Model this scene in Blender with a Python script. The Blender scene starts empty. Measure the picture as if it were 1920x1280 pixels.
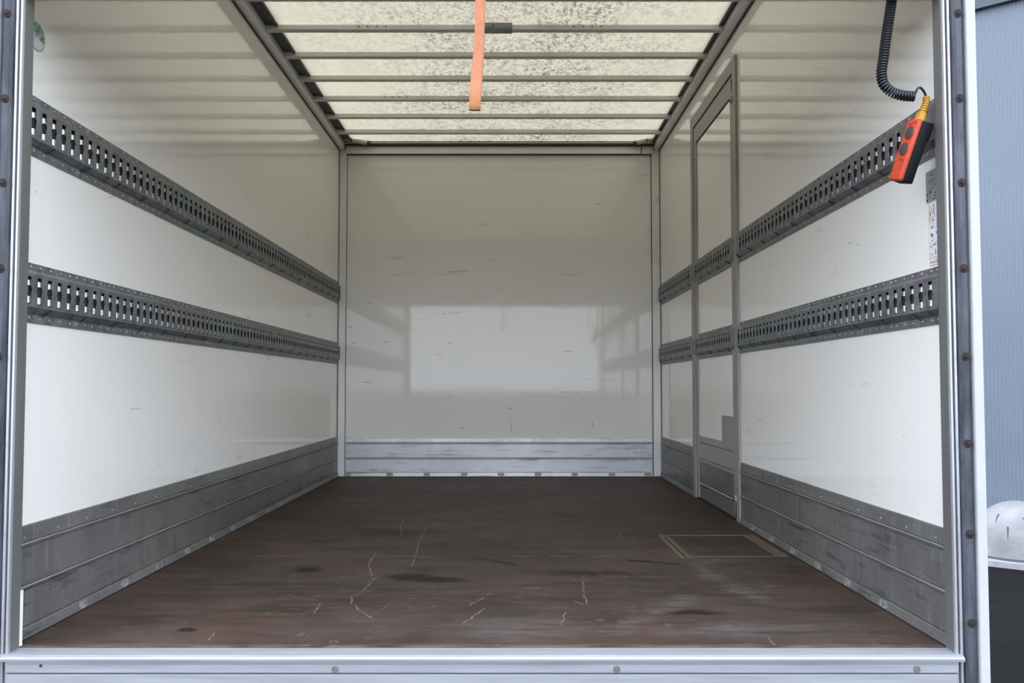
import bpy, bmesh, math, random
from mathutils import Vector, Matrix
random.seed(7)
S = bpy.context.scene
COL = S.collection

# ---------------------------------------------------------------- camera, sky, exposure
CAMZ = 0.674
cam_d = bpy.data.cameras.new('camera')
cam_d.sensor_width = 36.0
cam_d.lens = 30.0
cam_d.shift_x = 4.0 / 1920
cam_d.shift_y = 18.5 / 1920
cam_d.clip_start = 0.05
cam_d.clip_end = 300
cam = bpy.data.objects.new('camera', cam_d)
COL.objects.link(cam)
cam.location = (0, 0, CAMZ)
cam.rotation_euler = (math.radians(90) + math.atan(1600 / 37900.0), 0, 0)
S.camera = cam

S.view_settings.view_transform = 'Standard'
S.view_settings.look = 'None'
S.view_settings.exposure = 0.1
S.view_settings.gamma = 1.0
S.view_settings.use_curve_mapping = False
S.cycles.use_denoising = True
S.cycles.max_bounces = 16
S.cycles.diffuse_bounces = 8
S.cycles.glossy_bounces = 6
S.cycles.sample_clamp_indirect = 8.0

SKY = 4.0
W = bpy.data.worlds.new('overcast_sky')
S.world = W
W.use_nodes = True
wt = W.node_tree
wt.nodes.clear()
wo = wt.nodes.new('ShaderNodeOutputWorld')
wb = wt.nodes.new('ShaderNodeBackground')
wb.inputs['Color'].default_value = (0.86, 0.94, 1.08, 1)
wb.inputs['Strength'].default_value = SKY
wt.links.new(wb.outputs[0], wo.inputs[0])

# ---------------------------------------------------------------- node helpers
class NT:
    def __init__(s, name):
        s.m = bpy.data.materials.new(name)
        s.m.use_nodes = True
        s.t = s.m.node_tree
        s.t.nodes.clear()
        s.out = s.t.nodes.new('ShaderNodeOutputMaterial')
        s.geo = None
    def n(s, t, **kw):
        x = s.t.nodes.new('ShaderNode' + t)
        for k, v in kw.items():
            setattr(x, k, v)
        return x
    def put(s, sock, v):
        if v is None:
            return
        if hasattr(v, 'is_linked'):
            s.t.links.new(v, sock)
        else:
            if sock.type == 'RGBA' and len(v) == 3:
                v = (*v, 1)
            sock.default_value = v
    def pos(s):
        if s.geo is None:
            s.geo = s.n('NewGeometry')
        return s.geo.outputs['Position']
    def math(s, op, a, b=None, clamp=False):
        x = s.n('Math', operation=op, use_clamp=clamp)
        s.put(x.inputs[0], a)
        if b is not None:
            s.put(x.inputs[1], b)
        return x.outputs[0]
    def vm(s, op, a, b=None, scale=None):
        x = s.n('VectorMath', operation=op)
        s.put(x.inputs[0], a)
        if b is not None:
            s.put(x.inputs[1], b)
        if scale is not None:
            s.put(x.inputs['Scale'], scale)
        return x.outputs['Value'] if op in ('DOT_PRODUCT', 'LENGTH', 'DISTANCE') else x.outputs['Vector']
    def noise(s, vec=None, scale=5, detail=4, rough=0.55, dist=0.0, col=False):
        x = s.n('TexNoise')
        s.put(x.inputs['Vector'], vec if vec is not None else s.pos())
        x.inputs['Scale'].default_value = scale
        x.inputs['Detail'].default_value = detail
        x.inputs['Roughness'].default_value = rough
        x.inputs['Distortion'].default_value = dist
        return x.outputs['Color'] if col else x.outputs['Fac']
    def voro(s, vec, scale, feature='F1'):
        x = s.n('TexVoronoi', feature=feature)
        s.put(x.inputs['Vector'], vec)
        x.inputs['Scale'].default_value = scale
        return x.outputs['Distance']
    def st(s, sc, vec=None, loc=(0, 0, 0)):
        v = s.vm('MULTIPLY', vec if vec is not None else s.pos(), sc)
        return s.vm('ADD', v, loc) if any(loc) else v
    def mr(s, v, a, b, c=0.0, d=1.0):
        x = s.n('MapRange')
        x.clamp = True
        s.put(x.inputs['Value'], v)
        for k, q in zip(('From Min', 'From Max', 'To Min', 'To Max'), (a, b, c, d)):
            x.inputs[k].default_value = q
        return x.outputs['Result']
    def mix(s, f, a, b, mode='MIX'):
        x = s.n('Mix', data_type='RGBA', blend_type=mode)
        s.put(x.inputs[0], f)
        s.put(x.inputs[6], a)
        s.put(x.inputs[7], b)
        return x.outputs[2]
    def bump(s, h, strength=0.3, dist=0.01):
        x = s.n('Bump')
        x.inputs['Strength'].default_value = strength
        x.inputs['Distance'].default_value = dist
        s.put(x.inputs['Height'], h)
        return x.outputs['Normal']
    def bsdf(s, color=(.8, .8, .8), rough=.5, metal=0.0, spec=.5, normal=None, ior=None, coat=0.0, coat_rough=.03):
        x = s.n('BsdfPrincipled')
        s.put(x.inputs['Base Color'], color)
        s.put(x.inputs['Roughness'], rough)
        s.put(x.inputs['Metallic'], metal)
        s.put(x.inputs['Specular IOR Level'], spec)
        if ior:
            x.inputs['IOR'].default_value = ior
        x.inputs['Coat Weight'].default_value = coat
        x.inputs['Coat Roughness'].default_value = coat_rough
        if normal is not None:
            s.put(x.inputs['Normal'], normal)
        return x.outputs[0]
    def done(s, sh):
        s.t.links.new(sh, s.out.inputs['Surface'])
        return s.m
    def seg(s, P, a, b, w0, w1):
        ax, ay = a
        bx, by = b
        ba = (bx - ax, by - ay, 0)
        L2 = max(ba[0] ** 2 + ba[1] ** 2, 1e-9)
        pa = s.vm('SUBTRACT', P, (ax, ay, 0))
        h = s.math('ADD', s.vm('DOT_PRODUCT', pa, (ba[0] / L2, ba[1] / L2, 0)), 0.0, clamp=True)
        q = s.vm('SCALE', ba, scale=h)
        d = s.vm('DISTANCE', pa, q)
        return s.mr(d, w0, w1, 1.0, 0.0)
    def ell(s, P, c, r, soft=.5, ang=0.0):
        v = s.vm('SUBTRACT', P, (c[0], c[1], 0))
        if ang:
            ca, sa = math.cos(ang), math.sin(ang)
            u = s.vm('DOT_PRODUCT', v, (ca / r[0], sa / r[0], 0))
            w = s.vm('DOT_PRODUCT', v, (-sa / r[1], ca / r[1], 0))
            d = s.math('SQRT', s.math('ADD', s.math('MULTIPLY', u, u), s.math('MULTIPLY', w, w)))
        else:
            d = s.vm('LENGTH', s.vm('MULTIPLY', v, (1 / r[0], 1 / r[1], 0)))
        return s.mr(d, 1 - soft, 1 + soft * .4, 1.0, 0.0)
    def mx(s, lst):
        o = lst[0]
        for q in lst[1:]:
            o = s.math('MAXIMUM', o, q)
        return o

def simple(name, color, rough=.5, metal=0.0, spec=.5, var=.12, scale=14, bump=0.0):
    t = NT(name)
    f = t.noise(scale=scale, detail=5)
    c = t.mix(t.mr(f, .3, .7), tuple(v * (1 - var) for v in color), tuple(min(1, v * (1 + var)) for v in color))
    nrm = t.bump(t.noise(scale=scale * 6, detail=3), bump, .002) if bump else None
    return t.done(t.bsdf(c, t.mr(f, .3, .7, max(.02, rough - .08), min(1, rough + .08)), metal, spec, nrm))

# ---------------------------------------------------------------- materials
M = {}

def wall_mat(name, stretch, marks, axis):
    """glossy white glass-fibre panel: creamy, slightly wavy, a few scuffs"""
    t = NT(name)
    base = t.mix(t.mr(t.noise(scale=1.3, detail=3), .3, .7), (.86, .845, .80), (.885, .872, .832))
    wv = t.st(stretch['scuff'])
    n1 = t.noise(wv, 1.0, 6, .62)
    n2 = t.noise(scale=1.7, detail=2)
    scuff = t.math('MULTIPLY', t.mr(n1, .735, .80), t.mr(n2, .48, .62))
    sp = t.math('MULTIPLY', t.mr(t.noise(scale=37, detail=3), .735, .77), t.mr(t.noise(scale=2.3, detail=2), .5, .6))
    yel = t.math('MULTIPLY', t.mr(t.noise(t.st(stretch['scuff'], loc=(3, 7, 1)), .6, 4), .66, .78), .55)
    c = t.mix(yel, base, (.62, .56, .44))
    c = t.mix(t.math('MULTIPLY', scuff, .8), c, (.16, .15, .14))
    c = t.mix(t.math('MULTIPLY', sp, .8), c, (.12, .11, .10))
    sp_ = t.n('SeparateXYZ')
    t.put(sp_.inputs[0], t.pos())
    cb_ = t.n('CombineXYZ')
    t.put(cb_.inputs[0], sp_.outputs[axis])
    t.put(cb_.inputs[1], sp_.outputs['Z'])
    PW = t.vm('ADD', cb_.outputs[0], t.vm('MULTIPLY', t.vm('SUBTRACT', t.noise(scale=60, detail=3, col=True), (.5, .5, .5)), (.012, .012, 0)))
    mk_ = t.mx([t.seg(PW, a, b, *stretch['mark']) for a, b in marks])
    c = t.mix(t.math('MULTIPLY', t.math('MULTIPLY', mk_, t.mr(t.noise(scale=70, detail=2), .35, .5)), .6), c, (.12, .115, .11))
    h = t.noise(t.st(stretch['wave']), 1.0, 2.0, .5)
    h2 = t.noise(scale=48, detail=2)
    hh = t.math('ADD', t.math('MULTIPLY', h, 1.0), t.math('MULTIPLY', h2, .012))
    nrm = t.bump(hh, .35, stretch['amp'])
    r = t.mr(t.noise(scale=3.1, detail=4), .3, .7, .035, .07)
    return t.done(t.bsdf(c, r, 0, .5, nrm))

MARKS_BACK = [((0.655, 2.082), (0.705, 2.086)), ((0.603, 2.388), (0.62, 2.384)), ((-0.461, 1.555), (-0.323, 1.563)), ((-1.216, 1.012), (-1.18, 1.012)), ((-0.968, 1.016), (-0.919, 1.024)), ((-0.468, 1.012), (-0.447, 1.012)), ((0.398, 0.946), (0.472, 0.95)), ((0.39, 0.638), (0.479, 0.638)), ((0.503, 0.638), (0.536, 0.638)), ((0.568, 0.638), (0.641, 0.638)), ((-1.129, 0.715), (-1.056, 0.711)), ((-0.471, 0.593), (-0.45, 0.605)), ((0.008, 0.415), (0.012, 0.342)), ((-0.369, 0.367), (-0.34, 0.367)), ((-0.421, 1.83), (-0.409, 1.83)), ((-1.08, 1.314), (-1.052, 1.318)), ((-1.225, 1.138), (-1.197, 1.138)), ((-1.225, 1.13), (-1.205, 1.126)), ((-0.012, 0.516), (0.016, 0.512)), ((0.3, 0.375), (0.332, 0.35)), ((-0.513, 1.236), (-0.371, 1.244)), ((0.624, 0.415), (0.632, 0.375))]
MARKS_LEFT = [((2.919, 0.494), (2.916, 0.475)), ((3.837, 0.569), (3.847, 0.502)), ((3.872, 0.568), (3.875, 0.496)), ((2.943, 0.599), (3.037, 0.6)), ((3.476, 0.408), (3.493, 0.409)), ((2.758, 1.292), (2.802, 1.306)), ((4.763, 2.271), (4.764, 2.247)), ((5.306, 1.655), (5.307, 1.635))]
MARKS_RIGHT = [((3.782, 1.211), (3.736, 1.199)), ((3.655, 0.647), (3.649, 0.624)), ((2.622, 0.983), (2.588, 0.976)), ((2.884, 1.165), (2.848, 1.157)), ((2.818, 1.149), (2.788, 1.142))]
SIDE = dict(mark=(.0005, .0024), scuff=(7, 7, 34), wave=(2, 5.5, 2.2), amp=.004)
M['wall_left'] = wall_mat('white_panel_left', SIDE, MARKS_LEFT, 'Y')
M['wall_side'] = wall_mat('white_panel_right', SIDE, MARKS_RIGHT, 'Y')
M['wall_back'] = wall_mat('white_panel_back', dict(mark=(.001, .0045), scuff=(6, 6, 40), wave=(9, 2, .7), amp=.0012), MARKS_BACK, 'X')

def alu(name, col, rough=.4, metal=.75, scr=(2, 2, 60), dirt=.5, dirtcol=(.10, .10, .10), dirt_lo=.56):
    t = NT(name)
    g = t.noise(t.st(scr), 1.0, 5, .6)
    c = t.mix(t.mr(g, .25, .75), tuple(v * .82 for v in col), tuple(min(1, v * 1.12) for v in col))
    d = t.math('MULTIPLY', t.mr(t.noise(scale=5.5, detail=8, rough=.7), dirt_lo, dirt_lo + .2), dirt)
    c = t.mix(d, c, dirtcol)
    sc = t.mr(t.noise(t.st(tuple(v * 3 for v in scr), loc=(5, 1, 2)), 1.0, 3, .5), .68, .74)
    c = t.mix(t.math('MULTIPLY', sc, .35), c, tuple(min(1, v * 1.5) for v in col))
    r = t.mr(g, .25, .75, rough - .08, rough + .12)
    return t.done(t.bsdf(c, r, metal, .5, t.bump(g, .12, .002)))

M['alu'] = alu('anodised_aluminium', (.58, .575, .555), .42, .3, (30, 30, 2), .15)
M['alu_dull'] = alu('dull_aluminium_frame', (.33, .324, .308), .45, .2, (30, 30, 2), .12)
M['post_shade_grey'] = alu('shaded_aluminium_return', (.165, .165, .163), .45, .25, (30, 30, 2), .25)  # inward post faces lie in shade; that shade is put into this grey
M['post_white'] = simple('pale_anodised_post', (.82, .815, .795), .34, .1, .6, .05, 5)
M['alu_bright'] = alu('bright_aluminium', (.46, .47, .50), .32, .4, (30, 30, 2), .1)
def kick_mat(name, lo, hi, dark, light, metal, amt):
    t = NT(name)
    g1 = t.noise(t.st((3.5, 3.5, 30)), 1.0, 7, .68)
    g2 = t.noise(t.st((45, 45, 6), loc=(2, 5, 1)), 1.0, 6, .66)
    g3 = t.noise(scale=2.4, detail=6, rough=.62)
    c = t.mix(t.mr(g3, .32, .68), lo, hi)
    c = t.mix(t.math('MULTIPLY', t.mr(g2, .50, .70), .26 * amt), c, light)
    c = t.mix(t.math('MULTIPLY', t.mr(g1, .54, .68), .75 * amt), c, dark)
    chalk = t.math('MULTIPLY', t.mr(t.noise(t.st((60, 60, 11), loc=(9, 1, 4)), 1.0, 4, .6), .655, .71), t.mr(t.noise(scale=5, detail=3), .45, .6))
    c = t.mix(t.math('MULTIPLY', chalk, .8), c, light)
    drag = t.mr(t.noise(t.st((1.6, 1.6, 24), loc=(1, 8, 3)), 1.0, 5, .6), .635, .70)
    c = t.mix(t.math('MULTIPLY', drag, .8 * amt), c, dark)
    return t.done(t.bsdf(c, t.mr(g2, .3, .7, .36, .56), metal, .5, t.bump(g2, .10, .002)))
M['kick_side'] = kick_mat('scuffed_aluminium_board_shaded', (.135, .134, .130), (.215, .212, .205), (.050, .050, .050), (.40, .395, .38), .35, 1.0)  # darker copy of the board aluminium, side-wall shade put into its colour
M['kick_back'] = kick_mat('scratched_aluminium_board_lit', (.56, .575, .60), (.72, .735, .76), (.20, .20, .21), (.82, .83, .85), .4, .8)  # paler copy of the same aluminium, light from the opening painted in
M['kick_ridge'] = alu('worn_ridge_aluminium', (.34, .335, .315), .35, .5, (4, 4, 60), .3)
M['sill'] = alu('worn_sill_aluminium', (.31, .32, .345), .52, .25, (3, 60, 60), .45, (.30, .27, .26), .60)
M['dark_metal'] = simple('dark_grey_profile', (.05, .05, .055), .5, .2)
M['black_gap'] = simple('black_rubber_seal', (.012, .012, .013), .7)
M['bow'] = alu('roof_bow_metal', (.70, .695, .655), .5, .0, (2, 30, 30), .25)
M['bracket'] = simple('grey_painted_bracket', (.27, .29, .31), .45, .05)
M['white_paint'] = simple('white_lacquered_steel', (.43, .435, .45), .35, 0, .5, .03)
M['white_plastic'] = simple('white_plastic_strip', (.82, .82, .83), .4)
M['cream_tube'] = simple('cream_plastic_tube', (.52, .50, .41), .5, 0, .5, .25, 40)
M['sealant'] = simple('pale_sealant', (.25, .25, .245), .6, 0, .3, .6, 60)
M['screw'] = simple('zinc_screw', (.45, .46, .48), .35, .7)
M['screw_dark'] = simple('dark_screw', (.07, .07, .075), .45, .5)
M['rust'] = simple('rusty_bolt', (.030, .021, .019), .7, .2, .3, .6, 90)
M['hole_and_shade'] = simple('hole_plywood_and_slot_shade', (.030, .024, .020), .8, 0, .3, .35, 60)
M['stub'] = simple('hinge_zinc', (.36, .36, .35), .4, .6)

# galvanised rail: mottled zinc with violet / teal passivation, rust, white bloom
def rail_mat():
    t = NT('galvanised_rail')
    n = t.noise(scale=26, detail=6, rough=.65)
    c = t.mix(t.mr(n, .3, .7), (.09, .096, .099), (.31, .32, .327))
    hue = t.noise(t.st((1, 1.1, 1)), 2.2, 3)
    col = t.n('ValToRGB')
    t.put(col.inputs[0], hue)
    e = col.color_ramp.elements
    e[0].position = .36; e[0].color = (.20, .15, .24, 1)
    e[1].position = .64; e[1].color = (.12, .27, .27, 1)
    k = e.new(.5); k.color = (.20, .21, .215, 1)
    am = t.math('MULTIPLY', t.mr(t.noise(t.st((6, 6, 30)), 1.0, 4), .47, .62), .55)
    c = t.mix(am, c, col.outputs[0])
    wb_ = t.math('MULTIPLY', t.mr(t.noise(t.st((14, 14, 9)), 1.0, 7, .7), .60, .72), .7)
    c = t.mix(wb_, c, (.56, .59, .62))
    ru = t.math('MULTIPLY', t.mr(t.noise(t.st((9, 9, 16), loc=(4, 2, 9)), 1.0, 6, .7), .67, .74), .7)
    c = t.mix(ru, c, (.15, .072, .042))
    return t.done(t.bsdf(c, t.mr(n, .3, .7, .32, .55), .55, .5, t.bump(n, .15, .002)))
M['rail'] = rail_mat()
M['rail_back'] = simple('bright_zinc_backing', (.90, .905, .92), .30, .35, .6, .05, 30)

# plywood floor
def floor_mat(name, plain=False):
    t = NT(name)
    P0 = t.pos()
    wob = t.vm('SUBTRACT', t.noise(scale=22, detail=4, col=True), (.5, .5, .5))
    P2 = t.vm('ADD', P0, t.vm('MULTIPLY', wob, (.022, .05, 0)))
    wob2 = t.vm('SUBTRACT', t.noise(scale=9, detail=4, col=True), (.5, .5, .5))
    P3 = t.vm('ADD', P0, t.vm('MULTIPLY', wob2, (.10, .16, 0)))
    flat = (1, 1, 0)
    P2 = t.vm('MULTIPLY', P2, flat)
    P3 = t.vm('MULTIPLY', P3, flat)
    g = t.noise(t.st((5, 17, 1)), 1.0, 7, .66)
    big = t.noise(scale=1.6, detail=5, rough=.6)
    c = t.mix(t.mr(g, .3, .72), (.025, .017, .0138), (.066, .047, .039))
    c = t.mix(t.mr(big, .42, .68), c, (.078, .055, .046))
    c = t.mix(t.math('MULTIPLY', t.mr(t.noise(t.st((1.4, 5, 1), loc=(2, 3, 0)), 1.0, 5, .6), .5, .68), .55), c, (.082, .047, .026))
    c = t.mix(t.math('MULTIPLY', t.mr(t.noise(t.st((2.2, 7, 1), loc=(8, 1, 0)), 1.0, 5, .65), .53, .66), .55), c, (.015, .0115, .0105))
    # fine wear flecks, streaked along the sheet
    fl = t.math('MULTIPLY', t.mr(t.noise(t.st((20, 44, 1)), 1.0, 4, .65), .63, .71), t.mr(t.noise(scale=3.4, detail=3), .42, .58))
    sepY = t.n('SeparateXYZ')
    t.put(sepY.inputs[0], P0)
    near = t.mr(sepY.outputs['Y'], 2.4, 4.6, 1.0, .4)
    c = t.mix(t.math('MULTIPLY', t.math('MULTIPLY', fl, near), .75), c, (.25, .185, .14))
    if not plain:
        wear = t.mx([t.ell(P3, (.85, 2.9), (.34, .28), .9), t.ell(P3, (.35, 2.48), (.40, .16), .9), t.ell(P3, (.80, 2.42), (.30, .10), .9), t.ell(P3, (-.60, 2.80), (.34, .3), .9)])
        fl2 = t.math('MULTIPLY', t.mr(t.noise(t.st((14, 48, 1), loc=(3, 3, 0)), 1.0, 6, .7), .57, .66), wear)
        c = t.mix(t.math('MULTIPLY', fl2, .6), c, (.22, .165, .14))
        # pale grey drag smears
        sm = t.mx([t.seg(P3, (.278, 2.382), (.407, 2.547), .005, .07), t.seg(P3, (.407, 2.547), (.575, 2.785), .005, .06),
                   t.seg(P3, (.705, 3.313), (.717, 3.098), .01, .035), t.seg(P3, (.717, 3.098), (.80, 2.75), .005, .06), t.ell(P3, (.80, 3.36), (.12, .06), .8),
                   t.ell(P3, (.62, 2.40), (.28, .08), .9), t.ell(P3, (.02, 2.42), (.2, .12), .9)])
        c = t.mix(t.math('MULTIPLY', t.math('MULTIPLY', sm, t.mr(t.noise(t.st((6, 30, 1)), 1.0, 5, .65), .36, .6)), .7), c, (.125, .108, .108))
        red = t.mx([t.ell(P3, (.392, 2.43), (.11, .06), .7), t.ell(P3, (-.75, 2.45), (.18, .12), .9), t.seg(P3, (-.838, 2.357), (-.833, 2.638), .01, .07)])
        c = t.mix(t.math('MULTIPLY', red, .22), c, (.115, .048, .031))
        dk = t.mx([t.ell(P2, (-.283, 3.03), (.15, .05), .35, -.12), t.ell(P2, (-.36, 3.08), (.10, .05), .5), t.ell(P2, (-.752, 3.188), (.06, .06), .5),
                   t.ell(P2, (-.899, 2.403), (.03, .02), .4), t.seg(P2, (-.118, 3.394), (.008, 3.293), .004, .03), t.seg(P2, (.466, 3.363), (.64, 3.293), .004, .02),
                   t.ell(P3, (.278, 3.13), (.20, .05), .8), t.ell(P3, (.55, 2.589), (.09, .045), .6), t.ell(P3, (.86, 3.47), (.10, .04), .6), t.ell(P3, (-.54, 4.0), (.2, .12), .9)])
        c = t.mix(t.math('MULTIPLY', dk, .85), c, (.0055, .0042, .004))
        lines = [[(-.548, 3.525), (-.54, 3.303), (-.505, 3.124), (-.481, 3.038)], [(-.462, 3.098), (-.48, 3.03), (-.482, 2.933), (-.495, 2.82), (-.51, 2.771), (-.492, 2.69), (-.391, 2.507)],
                 [(-.55, 4.457), (-.524, 4.121), (-.492, 3.929)], [(-.401, 4.2), (-.399, 3.767), (-.38, 3.469), (-.369, 3.244)], [(-.592, 2.69), (-.584, 2.577)],
                 [(.052, 2.902), (.133, 2.902)], [(.077, 2.82), (.124, 2.785)], [(.259, 3.081), (.244, 2.842), (.24, 2.703)], [(.201, 2.736), (.223, 2.696), (.244, 2.683)],
                 [(.169, 2.589), (.146, 2.462)], [(.513, 4.001), (.49, 3.874), (.467, 3.887)], [(-.125, 2.67), (-.063, 2.828)], [(-1.023, 3.450), (-.825, 3.450)], [(.01, 3.443), (.12, 3.443)], [(.16, 3.443), (.27, 3.443)], [(.31, 3.443), (.43, 3.443)], [(-.62, 3.447), (-.30, 3.447)],  # level pieces follow the sheet seam: its highlight painted as light lines
                 [(-.131, 2.473), (-.075, 2.638)], [(-.806, 2.308), (-.81, 2.382)], [(.853, 5.404), (.987, 5.404)], [(.911, 5.078), (1.063, 5.125)],
                 [(.696, 2.332), (.696, 2.265)]]
        segs = []
        for L in lines:
            for a, b in zip(L, L[1:]):
                horiz = abs(a[1] - b[1]) < .02
                segs.append(t.seg(P2, a, b, .0007, .0034 if not horiz else .005))
        for k_, (sc_, lo_, wd_) in enumerate((((4.5, 3.2, 1), .56, .0022), ((9, 5, 1), .58, .003), ((2.2, 7, 1), .57, .0022))):
            nv = t.noise(t.st(sc_, loc=(k_ * 3.1, k_ * 1.7, 0)), 1.0, 1.5, .5)
            ln = t.mr(t.math('ABSOLUTE', t.math('SUBTRACT', nv, .5)), wd_ * .4, wd_ * 1.6, 1, 0)
            mk = t.mr(t.noise(t.st((5, 5, 1), loc=(k_ * 9, 4, 0)), 1.0, 3, .6), lo_, lo_ + .05)
            segs.append(t.math('MULTIPLY', t.math('MULTIPLY', ln, mk), .55))
        brk = t.mr(t.noise(scale=30, detail=3), .36, .5)
        c = t.mix(t.math('MULTIPLY', t.math('MULTIPLY', t.mx(segs), brk), .8), c, (.24, .185, .14))
        edge = t.math('MULTIPLY', t.mr(sepY.outputs['Y'], 2.255, 2.28, 1, 0), t.mr(t.noise(t.st((9, 30, 1)), 1.0, 5), .35, .6))
        c = t.mix(t.math('MULTIPLY', edge, .75), c, (.17, .122, .085))
        rustedge = t.math('MULTIPLY', t.mr(sepY.outputs['X'], 1.04, 1.14, 0, 1), t.mr(t.noise(scale=7, detail=4), .5, .62))
        c = t.mix(t.math('MULTIPLY', rustedge, .6), c, (.10, .042, .018))
    r = t.mr(g, .3, .7, .50, .68)
    return t.done(t.bsdf(c, r, 0, .22, t.bump(t.math('ADD', g, t.math('MULTIPLY', fl, -.4)), .10, .003)))
M['floor'] = floor_mat('brown_phenolic_plywood')
M['floor_edge'] = simple('bare_plywood_edge', (.13, .10, .075), .6, 0, .3, .4, 35)
M['hatch'] = floor_mat('hatch_plywood', True)

# translucent roof sheet with dirt specks
def roof_mat():
    t = NT('translucent_glassfibre_roof')
    P = t.pos()
    sx = t.n('SeparateXYZ')
    t.put(sx.inputs[0], P)
    mid = t.mr(t.math('ABSOLUTE', sx.outputs['X']), .3, 1.2, 1, .22)
    n = t.noise(t.st((40, 24, 1)), 1.0, 7, .72, .4)
    patch = t.noise(scale=2.6, detail=5, rough=.6)
    amt = t.math('MULTIPLY', t.math('ADD', t.mr(patch, .36, .62, .4, 1.0), 0), mid)
    sp = t.math('MULTIPLY', t.mr(n, .485, .60), amt)
    n2 = t.noise(t.st((85, 55, 1)), 1.0, 4, .6, .3)
    sp2 = t.math('MULTIPLY', t.mr(n2, .50, .61), amt)
    sp = t.mx([sp, t.math('MULTIPLY', sp2, .8)])
    c = t.mix(t.mr(t.noise(scale=11, detail=4), .3, .7), (.272, .238, .170), (.292, .253, .182))
    c = t.mix(t.math('MULTIPLY', sp, .9), c, (.045, .040, .030))
    tr = t.n('BsdfTranslucent')
    t.put(tr.inputs['Color'], c)
    df = t.bsdf((.46, .45, .40), .35, 0, .4)
    ms = t.n('MixShader')
    ms.inputs[0].default_value = .25
    t.t.links.new(tr.outputs[0], ms.inputs[1])
    t.t.links.new(df, ms.inputs[2])
    return t.done(ms.outputs[0])
M['roof'] = roof_mat()

def strap_mat():
    t = NT('orange_webbing')
    sz = t.n('SeparateXYZ')
    t.put(sz.inputs[0], t.pos())
    w = t.math('SINE', t.math('MULTIPLY', sz.outputs['Z'], 2 * math.pi / .0031))
    c = t.mix(t.mr(t.noise(scale=60, detail=4), .3, .7), (.50, .19, .10), (.57, .235, .132))
    c = t.mix(t.math('MULTIPLY', t.mr(w, -.2, 1), .28), c, (.62, .30, .17))
    dirt = t.math('MULTIPLY', t.mr(sz.outputs['Z'], 1.40, 1.455, 1, 0), t.mr(t.noise(scale=45, detail=4), .3, .6, .35, 1))
    c = t.mix(t.math('MULTIPLY', dirt, .75), c, (.36, .15, .045))
    return t.done(t.bsdf(c, .8, 0, .2, t.bump(w, .25, .0006)))
M['strap'] = strap_mat()
M['orange'] = simple('orange_red_plastic', (.48, .048, .015), .45, 0, .45, .10, 60)
M['black_plastic'] = simple('black_plastic', (.007, .0075, .010), .6, 0, .2)
M['button'] = simple('dark_rubber_button', (.035, .036, .038), .55)
M['cable'] = simple('black_cable', (.012, .014, .020), .38, 0, .5)
M['yellow'] = simple('yellow_plastic', (.46, .235, .014), .5)
M['ink'] = simple('black_print', (.03, .03, .045), .6)
M['ink_red'] = simple('dark_print_on_red', (.12, .02, .012), .6)
M['sticker_grey'] = simple('silver_sticker', (.36, .37, .39), .4, .3)
M['sticker_white'] = simple('white_sticker', (.74, .75, .79), .4)
M['sticker_orange'] = simple('orange_print', (.78, .36, .14), .5)

def green_mat2():
    t = NT('worn_green_sticker')
    tc = t.n('TexCoord').outputs['Object']
    s = t.n('SeparateXYZ')
    t.put(s.inputs[0], tc)
    r = t.vm('LENGTH', t.vm('MULTIPLY', tc, (0, 1, 1)))
    n = t.noise(t.st((90, 90, 90), tc), 1.0, 4)
    up = t.mr(t.math('ADD', t.math('ADD', s.outputs['Z'], t.math('MULTIPLY', s.outputs['Y'], .35)), t.math('MULTIPLY', n, .01)), .002, .010)
    ring = t.mr(r, .035, .0375)
    g = t.mix(t.mr(n, .38, .62), (.06, .19, .115), (.34, .48, .39))
    c = t.mix(t.mx([up, ring]), (.60, .63, .63), g)
    return t.done(t.bsdf(c, .4, 0, .4))
M['green'] = green_mat2()

M['cladding'] = simple('blue_grey_cladding', (.148, .175, .212), .45, .1, .4, .03, 3)
M['fascia'] = simple('dark_slate_fascia', (.055, .075, .095), .5)
def concrete_mat():
    t = NT('pale_concrete')
    n = t.noise(scale=4.5, detail=7, rough=.6)
    c = t.mix(t.mr(n, .35, .68), (.21, .212, .218), (.30, .303, .312))
    pit = t.mr(t.noise(scale=75, detail=3), .66, .72)
    c = t.mix(t.math('MULTIPLY', pit, .6), c, (.14, .14, .14))
    s = t.n('SeparateXYZ')
    t.put(s.inputs[0], t.pos())
    low = t.math('MULTIPLY', t.mr(s.outputs['Z'], -.90, -.86, 1, 0), t.mr(t.noise(scale=9, detail=4), .3, .6, .4, 1))
    c = t.mix(t.math('MULTIPLY', low, .7), c, (.20, .21, .19))
    return t.done(t.bsdf(c, .8, 0, .3, t.bump(t.noise(scale=90, detail=3), .3, .004)))
M['concrete'] = concrete_mat()
M['rust_streak'] = simple('rust_streak', (.15, .058, .022), .8, 0, .2, .4, 60)
M['kerb'] = simple('pale_kerb', (.30, .30, .32), .7)
def asphalt_mat():
    t = NT('dark_asphalt')
    n = t.noise(scale=1.2, detail=6)
    c = t.mix(t.mr(n, .3, .7), (.010, .0100, .0102), (.015, .0150, .0152))
    sp = t.mr(t.noise(scale=160, detail=2), .70, .76)
    c = t.mix(t.math('MULTIPLY', sp, .5), c, (.16, .16, .16))
    return t.done(t.bsdf(c, .95, 0, .03, t.bump(t.noise(scale=200, detail=2), .4, .004)))
M['asphalt'] = asphalt_mat()

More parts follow.
